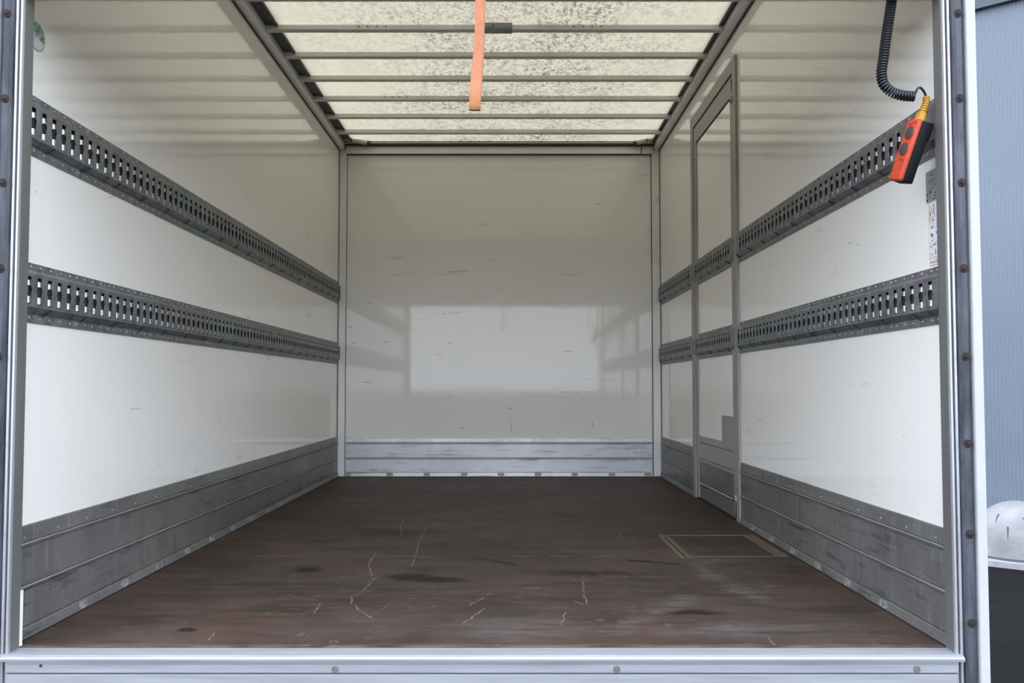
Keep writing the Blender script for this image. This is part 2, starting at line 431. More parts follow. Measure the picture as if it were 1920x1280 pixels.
# ---------------------------------------------------------------- mesh helpers
WLOC = {}
class MB:
    def __init__(s):
        s.v = []
        s.f = []
        s.smooth = False
    def add(s, vs, fs):
        o = len(s.v)
        s.v += [Vector(v) for v in vs]
        s.f += [tuple(i + o for i in f) for f in fs]
        return s
    def box(s, x0, x1, y0, y1, z0, z1, b=0.0):
        if b <= 0:
            vs = [(x, y, z) for x in (x0, x1) for y in (y0, y1) for z in (z0, z1)]
            return s.add(vs, [(0, 1, 3, 2), (4, 6, 7, 5), (0, 4, 5, 1), (2, 3, 7, 6), (0, 2, 6, 4), (1, 5, 7, 3)])
        bm = bmesh.new()
        vv = [bm.verts.new((x, y, z)) for x in (x0, x1) for y in (y0, y1) for z in (z0, z1)]
        for f in [(0, 1, 3, 2), (4, 6, 7, 5), (0, 4, 5, 1), (2, 3, 7, 6), (0, 2, 6, 4), (1, 5, 7, 3)]:
            bm.faces.new([vv[i] for i in f])
        bmesh.ops.bevel(bm, geom=bm.edges[:], offset=b, segments=2, affect='EDGES', profile=.5)
        bm.verts.index_update()
        s.add([v.co.copy() for v in bm.verts], [tuple(v.index for v in f.verts) for f in bm.faces])
        bm.free()
        return s
    def prism(s, prof, axis, a0, a1, fn):
        """extrude closed 2-D profile [(p,q)] between a0 and a1; fn(p,q,a) -> xyz"""
        n = len(prof)
        vs = [fn(p, q, a0) for p, q in prof] + [fn(p, q, a1) for p, q in prof]
        fs = [(i, (i + 1) % n, n + (i + 1) % n, n + i) for i in range(n)] + [tuple(range(n - 1, -1, -1)), tuple(range(n, 2 * n))]
        return s.add(vs, fs)
    def tube(s, pts, r, k=8, caps=True):
        pts = [Vector(p) for p in pts]
        rs = r if isinstance(r, (list, tuple)) else [r] * len(pts)
        up = None
        rings = []
        o = len(s.v)
        for i, p in enumerate(pts):
            d = (pts[min(i + 1, len(pts) - 1)] - pts[max(i - 1, 0)]).normalized()
            if up is None:
                up = d.orthogonal().normalized()
            up = (up - d * up.dot(d)).normalized()
            b = d.cross(up)
            for j in range(k):
                a = 2 * math.pi * j / k
                s.v.append(p + (up * math.cos(a) + b * math.sin(a)) * rs[i])
        for i in range(len(pts) - 1):
            for j in range(k):
                a, b_ = o + i * k + j, o + i * k + (j + 1) % k
                s.f.append((a, b_, b_ + k, a + k))
        if caps:
            s.f.append(tuple(o + j for j in range(k - 1, -1, -1)))
            s.f.append(tuple(o + (len(pts) - 1) * k + j for j in range(k)))
        return s
    def lathe(s, prof, c, axis=(0, 0, 1), k=32, e=(1, 1)):
        ax = Vector(axis).normalized()
        u = ax.orthogonal().normalized()
        w = ax.cross(u)
        c = Vector(c)
        o = len(s.v)
        for r, h in prof:
            for j in range(k):
                a = 2 * math.pi * j / k
                s.v.append(c + ax * h + (u * math.cos(a) * e[0] + w * math.sin(a) * e[1]) * r)
        for i in range(len(prof) - 1):
            for j in range(k):
                a, b_ = o + i * k + j, o + i * k + (j + 1) % k
                s.f.append((a, b_, b_ + k, a + k))
        s.f.append(tuple(o + j for j in range(k - 1, -1, -1)))
        s.f.append(tuple(o + (len(prof) - 1) * k + j for j in range(k)))
        return s
    def build(s, name, mat, parent=None, smooth=False, origin=None):
        vs = s.v
        if origin is None:
            lo = Vector([min(v[i] for v in vs) for i in range(3)])
            hi = Vector([max(v[i] for v in vs) for i in range(3)])
            origin = Vector(((lo.x + hi.x) / 2, (lo.y + hi.y) / 2, lo.z)) if parent is None else (lo + hi) / 2
        origin = Vector(origin)
        me = bpy.data.meshes.new(name)
        me.from_pydata([tuple(v - origin) for v in vs], [], s.f)
        me.validate()
        bm = bmesh.new()
        bm.from_mesh(me)
        bmesh.ops.recalc_face_normals(bm, faces=bm.faces)
        bm.to_mesh(me)
        bm.free()
        if smooth:
            me.polygons.foreach_set('use_smooth', [True] * len(me.polygons))
            try:
                me.set_sharp_from_angle(angle=math.radians(38))
            except Exception:
                pass
        me.materials.append(M[mat])
        o = bpy.data.objects.new(name, me)
        COL.objects.link(o)
        place(o, origin, parent)
        return o

def place(o, world, parent):
    WLOC[o.name] = Vector(world)
    if parent is not None:
        o.parent = parent
        o.location = Vector(world) - WLOC[parent.name]
    else:
        o.location = world

def inst(src, world, parent, name=None):
    o = bpy.data.objects.new(name or src.name.split('.')[0], src.data)
    COL.objects.link(o)
    place(o, world, parent)
    return o

def empty(name, loc):
    o = bpy.data.objects.new(name, None)
    o.empty_display_size = .1
    COL.objects.link(o)
    place(o, loc, None)
    return o

def tag(o, label=None, cat=None, group=None, kind=None):
    if label: o['label'] = label
    if cat: o['category'] = cat
    if group: o['group'] = group
    if kind: o['kind'] = kind
    return o

def bx(*a, b=0.0):
    return MB().box(*a, b=b)

# ---------------------------------------------------------------- dimensions (metres; floor of the load box is z = 0)
XL, XR, YB, YF = -1.309, 1.150, 6.50, 2.245
ZS = 2.545                      # roof sheet
GZ = -0.95                      # yard level

# ---------------------------------------------------------------- yard and building outside
g = bx(-350, 350, -350, 350, GZ - .1, GZ).build('ground', 'asphalt')
tag(g, 'dark asphalt yard surface beside the truck', 'ground', kind='structure')

wd = Vector((.77, -.64, 0)).normalized()          # along the cladding wall
wn = Vector((wd.y, -wd.x, 0))                     # towards the truck
WP = Vector((5.26, 8.67, 0))
bl = empty('building', (WP.x, WP.y, GZ))
tag(bl, 'blue-grey corrugated metal building behind the concrete dome', 'building')
mb = MB()
pitch = .036
n = 170
prof = []
for i in range(n):
    s0 = -2.4 + i * pitch
    prof += [(s0, 0), (s0 + pitch * .32, 0), (s0 + pitch * .5, .005), (s0 + pitch * .82, .005)]
prof.append((-2.4 + n * pitch, 0))
vs = []
for s_, d_ in prof:
    p = WP + wd * s_ + wn * d_
    vs += [(p.x, p.y, GZ), (p.x, p.y, 5.6)]
mb.add(vs, [(2 * i, 2 * i + 2, 2 * i + 3, 2 * i + 1) for i in range(len(prof) - 1)])
mb.build('corrugated_cladding', 'cladding', bl)
def wbox(s0, s1, d0, d1, z0, z1):
    m = MB()
    return m.add([tuple(WP + wd * a + wn * b + Vector((0, 0, z))) for a in (s0, s1) for b in (d0, d1) for z in (z0, z1)],
                 [(0, 1, 3, 2), (4, 6, 7, 5), (0, 4, 5, 1), (2, 3, 7, 6), (0, 2, 6, 4), (1, 5, 7, 3)])
wbox(-2.4, 3.72, -.2, -.004, GZ, 5.6).build('wall_core', 'fascia', bl)
wbox(-2.45, 3.77, -.25, .07, 4.67, 5.9).build('roof_fascia', 'fascia', bl)

kb = MB()
C0 = Vector((4.78, 8.09, 0))
for a in (0,):
    p = [C0 + wd * -2.2 + wn * .47, C0 + wd * 3.2 + wn * .47, C0 + wd * 3.2 - wn * .9, C0 + wd * -2.2 - wn * .9]
    kb.add([(q.x, q.y, z) for z in (GZ, GZ + .05) for q in p], [(3, 2, 1, 0), (4, 5, 6, 7), (0, 1, 5, 4), (1, 2, 6, 5), (2, 3, 7, 6), (3, 0, 4, 7)])
kb = kb.build('kerb_slab', 'kerb')
tag(kb, 'pale low kerb slab under the concrete dome', 'kerb')
dm = empty('bollard', (C0.x, C0.y, GZ + .05))
tag(dm, 'round pale concrete dome bollard with rust streaks on the kerb', 'bollard')
R = .385
prof = [(R - .02, .0), (R - .012, .012), (R, .02), (R, .12)] + [(R * math.cos(a), .12 + .385 * math.sin(a)) for a in [math.radians(x) for x in range(8, 88, 8)]] + [(.012, .506)]
MB().lathe(prof, (C0.x, C0.y, GZ + .052), k=48).build('dome', 'concrete', dm, smooth=True)
def streak(az, el, ln, w):
    pts = []
    for i in range(5):
        e_ = math.radians(el - ln * i / 4)
        a_ = math.radians(az + .25 * i)
        rr = R * math.cos(e_) + .0005
        pts.append((C0.x + rr * math.cos(a_), C0.y + rr * math.sin(a_), GZ + .052 + .12 + .386 * math.sin(e_)))
    MB().tube(pts, [w, w * .9, w * .7, w * .5, w * .2], 6).build('rust_streak', 'rust_streak', dm)
streak(205, 46, 14, .006)
streak(226, 28, 17, .007)
streak(248, 44, 5, .004)

# ---------------------------------------------------------------- load box: floor
fl = empty('floor', (0, 4.3, 0))
tag(fl, 'worn brown plywood load floor with oil stains', 'floor', kind='structure')
G = .0016
HX0, HX1, HY0, HY1 = .672, 1.118, 3.425, 3.935
bx(XL - .03, XR + .03, YF - .003, 3.437 - G, -.03, 0).build('floor_panel', 'floor', fl)
m = MB()
m.box(XL - .03, HX0, 3.437 + G, 5.36 - G, -.03, 0)
m.box(HX0, XR + .03, HY1, 5.36 - G, -.03, 0)
m.box(HX1, XR + .03, 3.437 + G, HY1, -.03, 0)
m.build('floor_panel', 'floor', fl)
bx(XL - .03, XR + .03, 5.36 + G, YB + .03, -.03, 0).build('floor_panel', 'floor', fl)
bx(XL - .04, XR + .04, YF, YB + .04, -.06, -.031).build('subfloor', 'black_gap', fl)

# hatch in the floor
ht = empty('floor_hatch', (.895, 3.68, -.02))
tag(ht, 'square brown hatch with bare wooden edges let into the floor by the side door', 'hatch')
bx(HX0 + .050, HX1 - .058, 3.437 + .012, HY1 - .014, -.03, -.0015).build('hatch_lid', 'hatch', ht)
bx(HX0 + .002, HX0 + .021, 3.405, HY1, -.03, .0012).build('edge_strip', 'floor_edge', ht)
bx(HX0 + .030, HX0 + .048, 3.405, HY1, -.03, .0012).build('edge_strip', 'floor_edge', ht)
bx(HX0 + .021, HX0 + .030, 3.437 + .002, HY1, -.03, -.003).build('groove', 'hatch', ht)
bx(HX0 + .02, HX1, HY1 - .012, HY1, -.03, .001).build('edge_strip', 'floor_edge', ht)
bx(HX0 + .048, HX1 - .004, 3.437 - .004, 3.437 + .010, -.03, .001).build('edge_strip', 'floor_edge', ht)
bx(HX1 - .056, HX1 - .002, 3.437 + .010, HY1 - .012, -.03, .0005).build('edge_strip', 'floor_edge', ht)

# ---------------------------------------------------------------- walls
wl = bx(XL - .03, XL, 2.2, YB + .03, -.03, 2.6).build('wall_left', 'wall_left')
tag(wl, 'glossy white left side panel of the load box', 'wall', kind='structure')
wb_ = bx(XL, XR, YB, YB + .03, -.03, 2.6).build('wall_back', 'wall_back')
tag(wb_, 'glossy white front bulkhead panel with scuffs at the far end', 'wall', kind='structure')
D0, D1, DZ = 4.250, 5.318, 2.357
wr = empty('wall_right', (XR, 4.3, 0))
tag(wr, 'glossy white right side panels either side of the side door', 'wall', kind='structure')
bx(XR, XR + .03, 2.2, D0, -.03, 2.6).build('panel', 'wall_side', wr)
bx(XR, XR + .03, D1, YB + .03, -.03, 2.6).build('panel', 'wall_side', wr)
bx(XR, XR + .03, D0, D1, DZ, 2.6).build('panel', 'wall_side', wr)

# ---------------------------------------------------------------- ceiling
ce = empty('ceiling', (0, 4.3, ZS))
tag(ce, 'translucent speckled roof sheet over grey cross bows', 'ceiling', kind='structure')
MB().add([(XL, 2.2, ZS), (XR, 2.2, ZS), (XR, YB, ZS), (XL, YB, ZS)], [(0, 3, 2, 1)]).build('roof_sheet', 'roof', ce)
for x0, x1 in ((XL - .03, -1.196), (1.078, XR + .03)):
    bx(x0, x1, 2.2, YB, ZS - .004, ZS + .02).build('edge_channel', 'dark_metal', ce)
    s_ = x1 if x0 < 0 else x0
    q = .014 if x0 < 0 else -.014
    bx(min(s_ - q, s_), max(s_ - q, s_), 2.2, YB, ZS - .012, ZS - .004).build('channel_lip', 'dark_metal', ce)
for i in range(11):
    y = 4.325 + (i - 5) * .3575
    if y < 2.35 or y > 6.3:
        continue
    bw = MB().box(-1.262, 1.112, y, y + .040, 2.515, ZS - .002, b=.003).build('roof_bow', 'bow', ce)
    if abs(y - 4.325) < .01 or abs(y - 5.3975) < .01:
        for cx in ((-.78, .33) if y < 5 else (-.80, .20)):
            for k in range(4):
                MB().lathe([(.0035, 0), (.0035, .003)], (cx + k * (.047), y - .001, 2.532), axis=(0, -1, 0), k=8).build('screw', 'screw_dark', bw)

# header + gutter at the far end
bx(XL + .05, XR - .06, YB - .075, YB, ZS - .026, ZS + .01).build('gutter_profile', 'dark_metal', ce)
bx(XL + .05, XR - .06, YB - .085, YB - .075, ZS - .016, ZS - .010).build('gutter_rib', 'bow', ce)

# grey bracket on the first bow
br = empty('roof_bracket', (-.075, 4.32, 2.53))
tag(br, 'dark grey metal bracket screwed to a roof bow behind the strap', 'bracket')
bx(-.165, .012, 4.309, 4.323, 2.520, 2.556, b=.002).build('face_plate', 'bracket', br)
bx(-.165, .012, 4.300, 4.364, 2.511, 2.5145).build('lower_flange', 'bracket', br)
MB().lathe([(.004, 0), (.004, .004)], (-.087, 4.308, 2.529), axis=(0, -1, 0), k=10).build('screw', 'screw_dark', br)

# ---------------------------------------------------------------- trims inside
def cornice(name, x0, x1, inner, label):
    sgn = 1 if inner > 0 else -1
    z0 = 2.497
    e = empty(name, ((x0 + x1) / 2, 4.3, z0))
    tag(e, label, 'trim', kind='structure')
    xs = x0 if sgn > 0 else x1
    prof = [(0, 0), (.034, 0), (.047, .008), (.047, .047), (.034, .056), (0, .056)]
    MB().prism(prof, 'y', 2.25, YB - .035, lambda p, q, a: (xs + sgn * p, a, z0 + q)).build('cornice_profile', 'post_white', e)
    MB().prism([(0, 0), (.006, 0), (.006, .01), (0, .01)], 'y', 2.25, YB - .05, lambda p, q, a: (xs + sgn * p, a, z0 - .010 + q)).build('shadow_seal', 'dark_metal', e)
cornice('trim_1', XL, XL + .05, 1, 'grey aluminium cornice rail along the top of the left wall')
cornice('trim_2', XR - .05, XR, -1, 'grey aluminium cornice rail along the top of the right wall')

def corner_post(name, x0, x1, label, dark_side):
    e = empty(name, ((x0 + x1) / 2, YB - .02, 0))
    tag(e, label, 'corner post', kind='structure')
    bx(x0, x1, YB - .022, YB - .001, .002, 2.50, b=.003).build('post', 'post_white', e)
    if dark_side < 0:
        bx(XL + .0005, x0, YB - .012, YB - .001, .002, 2.50).build('shadow_gap', 'dark_metal', e)
        bx(x1, x1 + .003, YB - .006, YB - .001, .002, 2.46).build('sealant_line', 'dark_metal', e)
    else:
        bx(x1, XR - .0005, YB - .012, YB - .001, .002, 2.50).build('shadow_gap', 'dark_metal', e)
        bx(x0 - .005, x0, YB - .006, YB - .001, .002, 2.46).build('sealant_line', 'dark_metal', e)
corner_post('trim_3', -1.304, -1.252, 'pale vertical corner post at the far left of the load box', -1)
corner_post('trim_4', 1.088, 1.145, 'pale vertical corner post at the far right of the load box', 1)
e = empty('trim_5', (0, YB - .03, 2.46))
tag(e, 'pale header profile across the top of the far wall', 'header', kind='structure')
bx(XL + .055, 1.004, YB - .038, YB - .001, 2.462, 2.518, b=.003).build('header_profile', 'post_white', e)
bx(1.009, 1.094, YB - .038, YB - .001, 2.462, 2.518, b=.003).build('header_profile', 'post_white', e)
bx(1.004, 1.009, YB - .036, YB - .001, 2.463, 2.517).build('joint', 'dark_metal', e)
bx(XL + .055, 1.094, YB - .020, YB - .001, 2.457, 2.462).build('lower_lip', 'dark_metal', e)

# drain tubes in the far top corners
def drain(xa, xb, label, tx):
    e = empty('drain_tube', ((xa + xb) / 2, 6.40, 2.53))
    tag(e, label, 'tube', 'drain tubes at the far roof corners')
    pts = [(xa + (xb - xa) * k / 6, 6.37 + .03 * k / 6, 2.556 - .030 * (k / 6) ** 1.3) for k in range(7)]
    MB().tube(pts, [.021, .021, .021, .021, .020, .019, .017], 14).build('tube', 'cream_tube', e, smooth=True)
    d = (xb - xa) / abs(xb - xa)
    MB().tube([pts[6], (pts[6][0] + d * .03, 6.402, 2.524)], .0165, 12).build('dark_end', 'dark_metal', e, smooth=True)
    MB().lathe([(.0225, -.003), (.0235, -.003), (.0235, .003), (.0225, .003)], (tx, 6.385, 2.547), axis=(1, 0, -.12), k=20).build('cable_tie', 'black_gap', e)
    bx(tx - .005, tx + .005, 6.352, 6.366, 2.560, 2.572).build('tie_head', 'black_gap', e)
    bx(tx - .003 + d * .004, tx + .001 + d * .004, 6.348, 6.356, 2.525, 2.562).build('tie_tail', 'black_gap', e)
drain(-1.255, -1.085, 'short cream drain tube with black cable tie, at the far left roof corner', -1.195)
drain(1.095, .965, 'short cream drain tube with black cable tie, at the far right roof corner', 1.035)

# ---------------------------------------------------------------- aluminium kick boards (baseboards)
def kick(parent, frame, a0, a1, mat, blob=None, top=.303, lip='kick_ridge', screws=True, slots=None):
    """frame(a, n, t) -> xyz : a along wall, n out of wall, t height"""
    def bar(name, t0, t1, n0, n1, m_, ch=.0025):
        prof = [(0, t0), (n0 - ch, t0), (n0, t0 + ch), (n1, t1 - ch), (n1 - ch, t1), (0, t1)]
        return MB().prism(prof, 'a', a0, a1, lambda p, q, a: frame(a, p, q)).build(name, m_, parent)
    bar('bottom_lip', .001, .031, .016, .011, mat)
    bar('board', .032, .130, .008, .008, mat)
    bar('ridge', .131, .137, .0105, .0105, mat, .002)
    bar('ridge', .1375, .1425, .014, .014, lip, .002)
    bar('board', .143, .245, .008, .008, mat)
    bar('ridge', .246, .252, .011, .011, mat, .002)
    bar('ridge', .2525, .2575, .014, .014, lip, .002)
    bar('top_cap', .258, top, .009, .006, mat)
    if screws:
        ms = MB()
        k = 0
        a = a0 + .06
        while a < a1 - .03:
            c = frame(a, .008, .272)
            n_ = Vector(frame(a, 1.008, .272)) - Vector(c)
            ms.lathe([(.0035, 0), (.003, .002), (.0015, .0028)], c, axis=n_, k=8)
            a += .17
        o = ms.build('screws', 'kick_ridge', parent)
        o['kind'] = 'stuff'
    if slots:
        for a in slots:
            c = Vector(frame(a, .0135, .017))
            n_ = (Vector(frame(a, 1, .017)) - Vector(frame(a, 0, .017))).normalized()
            t_ = (Vector(frame(a + 1, 0, .017)) - Vector(frame(a, 0, .017))).normalized()
            m_ = MB()
            o_ = []
            for q, (w, h, dep) in enumerate(((.026, .0115, 0), (.026, .0115, .0035), (.020, .006, .0035), (.020, .006, .001))):
                ring = []
                for j in range(16):
                    ang = 2 * math.pi * j / 16
                    ring.append(c + t_ * (w * math.copysign(abs(math.cos(ang)) ** .6, math.cos(ang))) + Vector((0, 0, h * math.copysign(abs(math.sin(ang)) ** .6, math.sin(ang)))) + n_ * dep)
                o_ += ring
            m_.add(o_, [(q * 16 + j, q * 16 + (j + 1) % 16, q * 16 + 16 + (j + 1) % 16, q * 16 + 16 + j) for q in range(3) for j in range(16)] + [tuple(48 + j for j in range(16))])
            m_.build('fixing_slot', blob or 'kick_ridge', parent)

e = empty('baseboard_left', (XL, 4.3, 0))
tag(e, 'aluminium kick boards with shade in their grey along the left wall', 'kick board', kind='structure')
kick(e, lambda a, n, t: (XL + n, a, t), 2.246, YB - .024, 'kick_side', 'sealant', slots=[2.62, 2.90, 3.18, 3.46, 3.74, 4.02, 4.30, 4.58, 4.86, 5.14, 5.42, 5.70, 5.98, 6.26])
bx(XL, XL + .017, 2.246, YB - .024, -.0005, .004).build('floor_seal', 'black_gap', e)
e = empty('baseboard_right', (XR, 4.3, 0))
tag(e, 'aluminium kick boards with shade in their grey along the right wall on both sides of the side door', 'kick board', kind='structure')
kick(e, lambda a, n, t: (XR - n, a, t), 2.246, D0 - .001, 'kick_side', 'sealant', slots=[2.62, 2.90, 3.18, 3.46, 3.74, 4.02])
kick(e, lambda a, n, t: (XR - n, a, t), D1 + .001, YB - .024, 'kick_side', 'sealant', slots=[5.5, 5.78, 6.06, 6.34])
bx(XR - .017, XR, 2.246, D0, -.0005, .004).build('floor_seal', 'black_gap', e)
bx(XR - .017, XR, D1, YB - .024, -.0005, .004).build('floor_seal', 'black_gap', e)
e = empty('baseboard_back', (-.08, YB, 0))
tag(e, 'scratched aluminium kick boards with painted-in light along the far wall', 'kick board', kind='structure')
kick(e, lambda a, n, t: (a, YB - n, t), -1.244, 1.078, 'kick_back', 'alu_dull', top=.290, lip='alu_bright', slots=[-1.223, -.909, -.628, -.346, -.068, .213, .491, .772, 1.042])

# ---------------------------------------------------------------- side door in the right wall
d = empty('door_1', (XR, (D0 + D1) / 2, 0))
tag(d, 'narrow side door with grey aluminium frame in the right wall', 'door', kind='structure')
def dbx(y0, y1, z0, z1, n, n0=.03, b=.002):
    return bx(XR - n, XR + n0, y0, y1, z0, z1, b=b)
FW = .058
dbx(D0, D0 + FW, .002, DZ, .014).build('door_jamb', 'alu_dull', d)
dbx(D1 - FW - .012, D1, .002, DZ, .014).build('door_jamb', 'alu_dull', d)
dbx(D0 + FW, D1 - FW - .012, DZ - .072, DZ, .014).build('door_head', 'alu_dull', d)
y0, y1 = D0 + FW + .006, D1 - FW - .018
bx(XR + .004, XR + .03, D0 + FW - .002, D1 - FW - .010, .004, DZ - .07).build('door_seal', 'black_gap', d)
SW = .062
lf = dbx(y0, y0 + SW, .012, DZ - .080, .008, .0035).build('leaf_stile', 'alu_dull', d)
dbx(y1 - SW, y1, .012, DZ - .080, .008, .0035).build('leaf_stile', 'alu_dull', d)
dbx(y0 + SW, y1 - SW, 2.178, DZ - .080, .008, .0035).build('leaf_top_rail', 'alu_dull', d)
dbx(y0 + SW, y1 - SW, .36, 2.177, .001, .0035, 0).build('leaf_panel', 'wall_side', d)
bx(XR - .0016, XR - .001, y0 + SW, y1 - SW, 2.170, 2.177).build('panel_seal', 'black_gap', d)
dbx(y0 + SW, y1 - SW, .345, .384, .006, .0035).build('leaf_cap', 'kick_ridge', d)
dbx(y0 + SW, y1 - SW, .249, .343, .005, .0035).build('leaf_board', 'kick_ridge', d)
dbx(y0 + SW, y1 - SW, .230, .247, .009, .0035).build('leaf_ridge', 'alu_dull', d)
dbx(y0 + SW, y1 - SW, .108, .228, .005, .0035).build('leaf_board', 'kick_side', d)
MB().prism([(-.0035, .092), (.012, .100), (.006, .106), (-.0035, .107)], 'y', y0 + SW, y1 - SW, lambda p, q, a: (XR - p, a, q)).build('leaf_ridge', 'kick_ridge', d)
dbx(y0 + SW, y1 - SW, .012, .090, .003, .0035).build('leaf_board', 'post_shade_grey', d)
bx(XR - .0035, XR - .001, y0 + SW, 4.63, .384, .524).build('repair_plate', 'alu_dull', d)
for z0, z1 in ((2.17, 2.255), (.02, .105)):
    up = z0 > 1
    ya = y0 - .004
    m = MB().prism([(0, 0), (.020, .085 if up else 0), (0, .085)] if up else [(0, 0), (.020, 0), (0, .085)], 'x', XR - .0145, XR - .004, lambda p, q, a: (a, ya + p, z0 + q))
    m.build('seal_wedge', 'black_gap', d)
    zz = z0 - .022 if up else z1 + .012
    bx(XR - .022, XR - .004, ya - .006, ya + .020, zz - .016, zz + .016, b=.003).build('hinge', 'stub', d)
    MB().lathe([(.006, 0), (.006, .006)], (XR - .022, ya + .006, zz - .006), axis=(-1, 0, 0), k=10).build('hinge_pin', 'screw_dark', d)
bx(XR - .004, XR, D0, D1, -.0005, .006).build('door_threshold', 'black_gap', d)
for yy in (D0 + .012, D1 - .012):
    for zz in (.16, .55, .95, 1.2, 1.75, 2.1):
        MB().lathe([(.004, 0), (.003, .002)], (XR - .014, yy, zz), axis=(-1, 0, 0), k=8).build('screw', 'screw_dark', d)

# ---------------------------------------------------------------- cargo rails
PITCH = .0519
def rail(side, y0, y1, z0, h, label, first=None, end0=0.0, end1=0.0, slots=True):
    X = XL if side < 0 else XR
    sg = 1 if side < 0 else -1
    fr = lambda a, n, t: (X + sg * n, a, z0 + t * h / .160)
    e = empty('cargo_rail', (X, (y0 + y1) / 2, z0))
    tag(e, label, 'cargo rail', 'galvanised lashing rails on the side walls')
    N = .019
    c0, c1 = y0 + end0, y1 - end1
    ncell = int((c1 - c0) / PITCH)
    if first is not None:
        c0 = first - PITCH / 2
        while c0 - PITCH > y0 + end0 - .001:
            c0 -= PITCH
        ncell = int((y1 - end1 - c0) / PITCH)
    cend = c0 + ncell * PITCH
    m = MB()
    def strip(a0, a1, pts):
        for (n0, t0), (n1, t1) in zip(pts, pts[1:]):
            m.add([fr(a0, n0, t0), fr(a1, n0, t0), fr(a1, n1, t1), fr(a0, n1, t1)], [(0, 1, 2, 3)])
    strip(y0, y1, [(0, 0), (.0035, 0), (.004, .023), (.008, .026), (.0165, .037), (N, .040)])
    strip(y0, y1, [(N, .130), (.017, .133), (.006, .138), (.004, .141), (.0035, .160), (0, .160)])
    if c0 > y0 + .0005:
        strip(y0, c0, [(N, .040), (N, .130)])
    if cend < y1 - .0005:
        strip(cend, y1, [(N, .040), (N, .130)])
    # closed ends
    prof = [(0, 0), (.0035, 0), (.004, .023), (.008, .026), (.0165, .037), (N, .040), (N, .130), (.017, .133), (.006, .138), (.004, .141), (.0035, .160), (0, .160)]
    for a in (y0, y1):
        m.add([fr(a, n_, t_) for n_, t_ in prof], [tuple(range(len(prof)))])
    w, r, tc = .0108, .0145, .084
    q = math.sqrt(r * r - w * w)
    hp = [(w, .048), (w, tc - q)] + [(math.sqrt(r * r - k * k), tc + k) for k in (-q * .55, 0, q * .55)] + [(w, tc + q), (w, .120)]
    P = PITCH / 2
    for i in range(ncell):
        a = c0 + (i + .5) * PITCH
        vs, fs = [], []
        k = len(hp)
        for s_ in (1, -1):
            for j, (x_, t_) in enumerate(hp):
                vs.append(fr(a + s_ * x_, N, t_))
            for j, (x_, t_) in enumerate(hp):
                tt = .040 if j == 0 else (.130 if j == k - 1 else t_)
                vs.append(fr(a + s_ * P, N, tt))
            for j, (x_, t_) in enumerate(hp):
                vs.append(fr(a + s_ * x_, N - .002, t_))
        for b0 in (0, 3 * k):
            for j in range(k - 1):
                fs.append((b0 + j, b0 + j + 1, b0 + k + j + 1, b0 + k + j))
                fs.append((b0 + j, b0 + 2 * k + j, b0 + 2 * k + j + 1, b0 + j + 1))
        B = 3 * k
        fs.append((0, B, B + k, k))
        fs.append((k - 1, 2 * k - 1, B + 2 * k - 1, B + k - 1))
        fs.append((0, 2 * k, B + 2 * k, B))
        fs.append((k - 1, B + k - 1, B + 3 * k - 1, 3 * k - 1))
        m.add(vs, fs)
    m.build('slotted_channel', 'rail', e)
    bk = MB()
    pk = [(y0 + .001, N - .007)]
    for i in range(ncell):
        a = c0 + (i + .5) * PITCH
        for k in range(9):
            u = -1 + k / 4
            pk.append((a + u * .0185, .0015 + (N - .0085) * abs(u) ** 2.2))
    pk.append((y1 - .001, N - .007))
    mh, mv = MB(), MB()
    for mm, t0, t1 in ((mh, .043, .052), (bk, .052, .0695), (mh, .0695, .0985), (bk, .0985, .1125), (mh, .1125, .126)):  # outer dark bands paint the recess shade; only the middle one is open
        vs = []
        for a, n_ in pk:
            vs += [fr(a, n_, t0), fr(a, n_, t1)]
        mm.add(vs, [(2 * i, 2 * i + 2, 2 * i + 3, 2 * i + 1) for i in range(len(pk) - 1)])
    bk.build('backing_strip', 'rail_back', e)
    nx = Vector((sg, 0, 0))
    o = mh.build('holes_and_slot_shade', 'hole_and_shade', e)
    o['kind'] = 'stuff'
    a = y0 + .03
    j = 0
    while a < y1 - .01:
        for t_ in (.012, .150):
            jit = random.uniform(-.004, .004)
            mv.lathe([(.0042, 0), (.0038, .002), (.0018, .0032)], fr(a + jit, .0036, t_), axis=nx, k=8)
        a += .052 if j % 5 else .036
        j += 1
    o = mv.build('rivets', 'screw', e)
    o['kind'] = 'stuff'
    # little louvre tabs pressed into the lower slope
    mt = MB()
    a = y0 + .12
    while a < y1 - .03:
        p = [fr(a, .006, .021), fr(a + .012, .006, .021), fr(a + .030, .018, .038), fr(a + .022, .018, .038)]
        pp = [tuple(Vector(v) + nx * .003) for v in p]
        mt.add(p + pp, [(4, 5, 6, 7), (0, 1, 5, 4), (1, 2, 6, 5), (2, 3, 7, 6), (3, 0, 4, 7)])
        a += .205
    if mt.v:
        o = mt.build('tabs', 'screw_dark', e)
        o['kind'] = 'stuff'
    return e
ye = YB - .026
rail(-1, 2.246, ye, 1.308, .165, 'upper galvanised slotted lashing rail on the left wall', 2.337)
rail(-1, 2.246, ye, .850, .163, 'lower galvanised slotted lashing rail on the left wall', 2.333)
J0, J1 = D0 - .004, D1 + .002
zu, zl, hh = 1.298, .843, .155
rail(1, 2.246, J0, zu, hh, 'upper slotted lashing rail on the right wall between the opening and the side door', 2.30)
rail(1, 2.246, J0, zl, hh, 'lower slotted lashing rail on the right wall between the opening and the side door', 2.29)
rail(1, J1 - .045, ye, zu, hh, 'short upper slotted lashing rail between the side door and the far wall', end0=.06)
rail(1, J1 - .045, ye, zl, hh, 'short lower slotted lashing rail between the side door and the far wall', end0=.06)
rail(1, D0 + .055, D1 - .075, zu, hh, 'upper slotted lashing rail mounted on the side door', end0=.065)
rail(1, D0 + .055, D1 - .075, zl, hh, 'lower slotted lashing rail mounted on the side door', end0=.065)

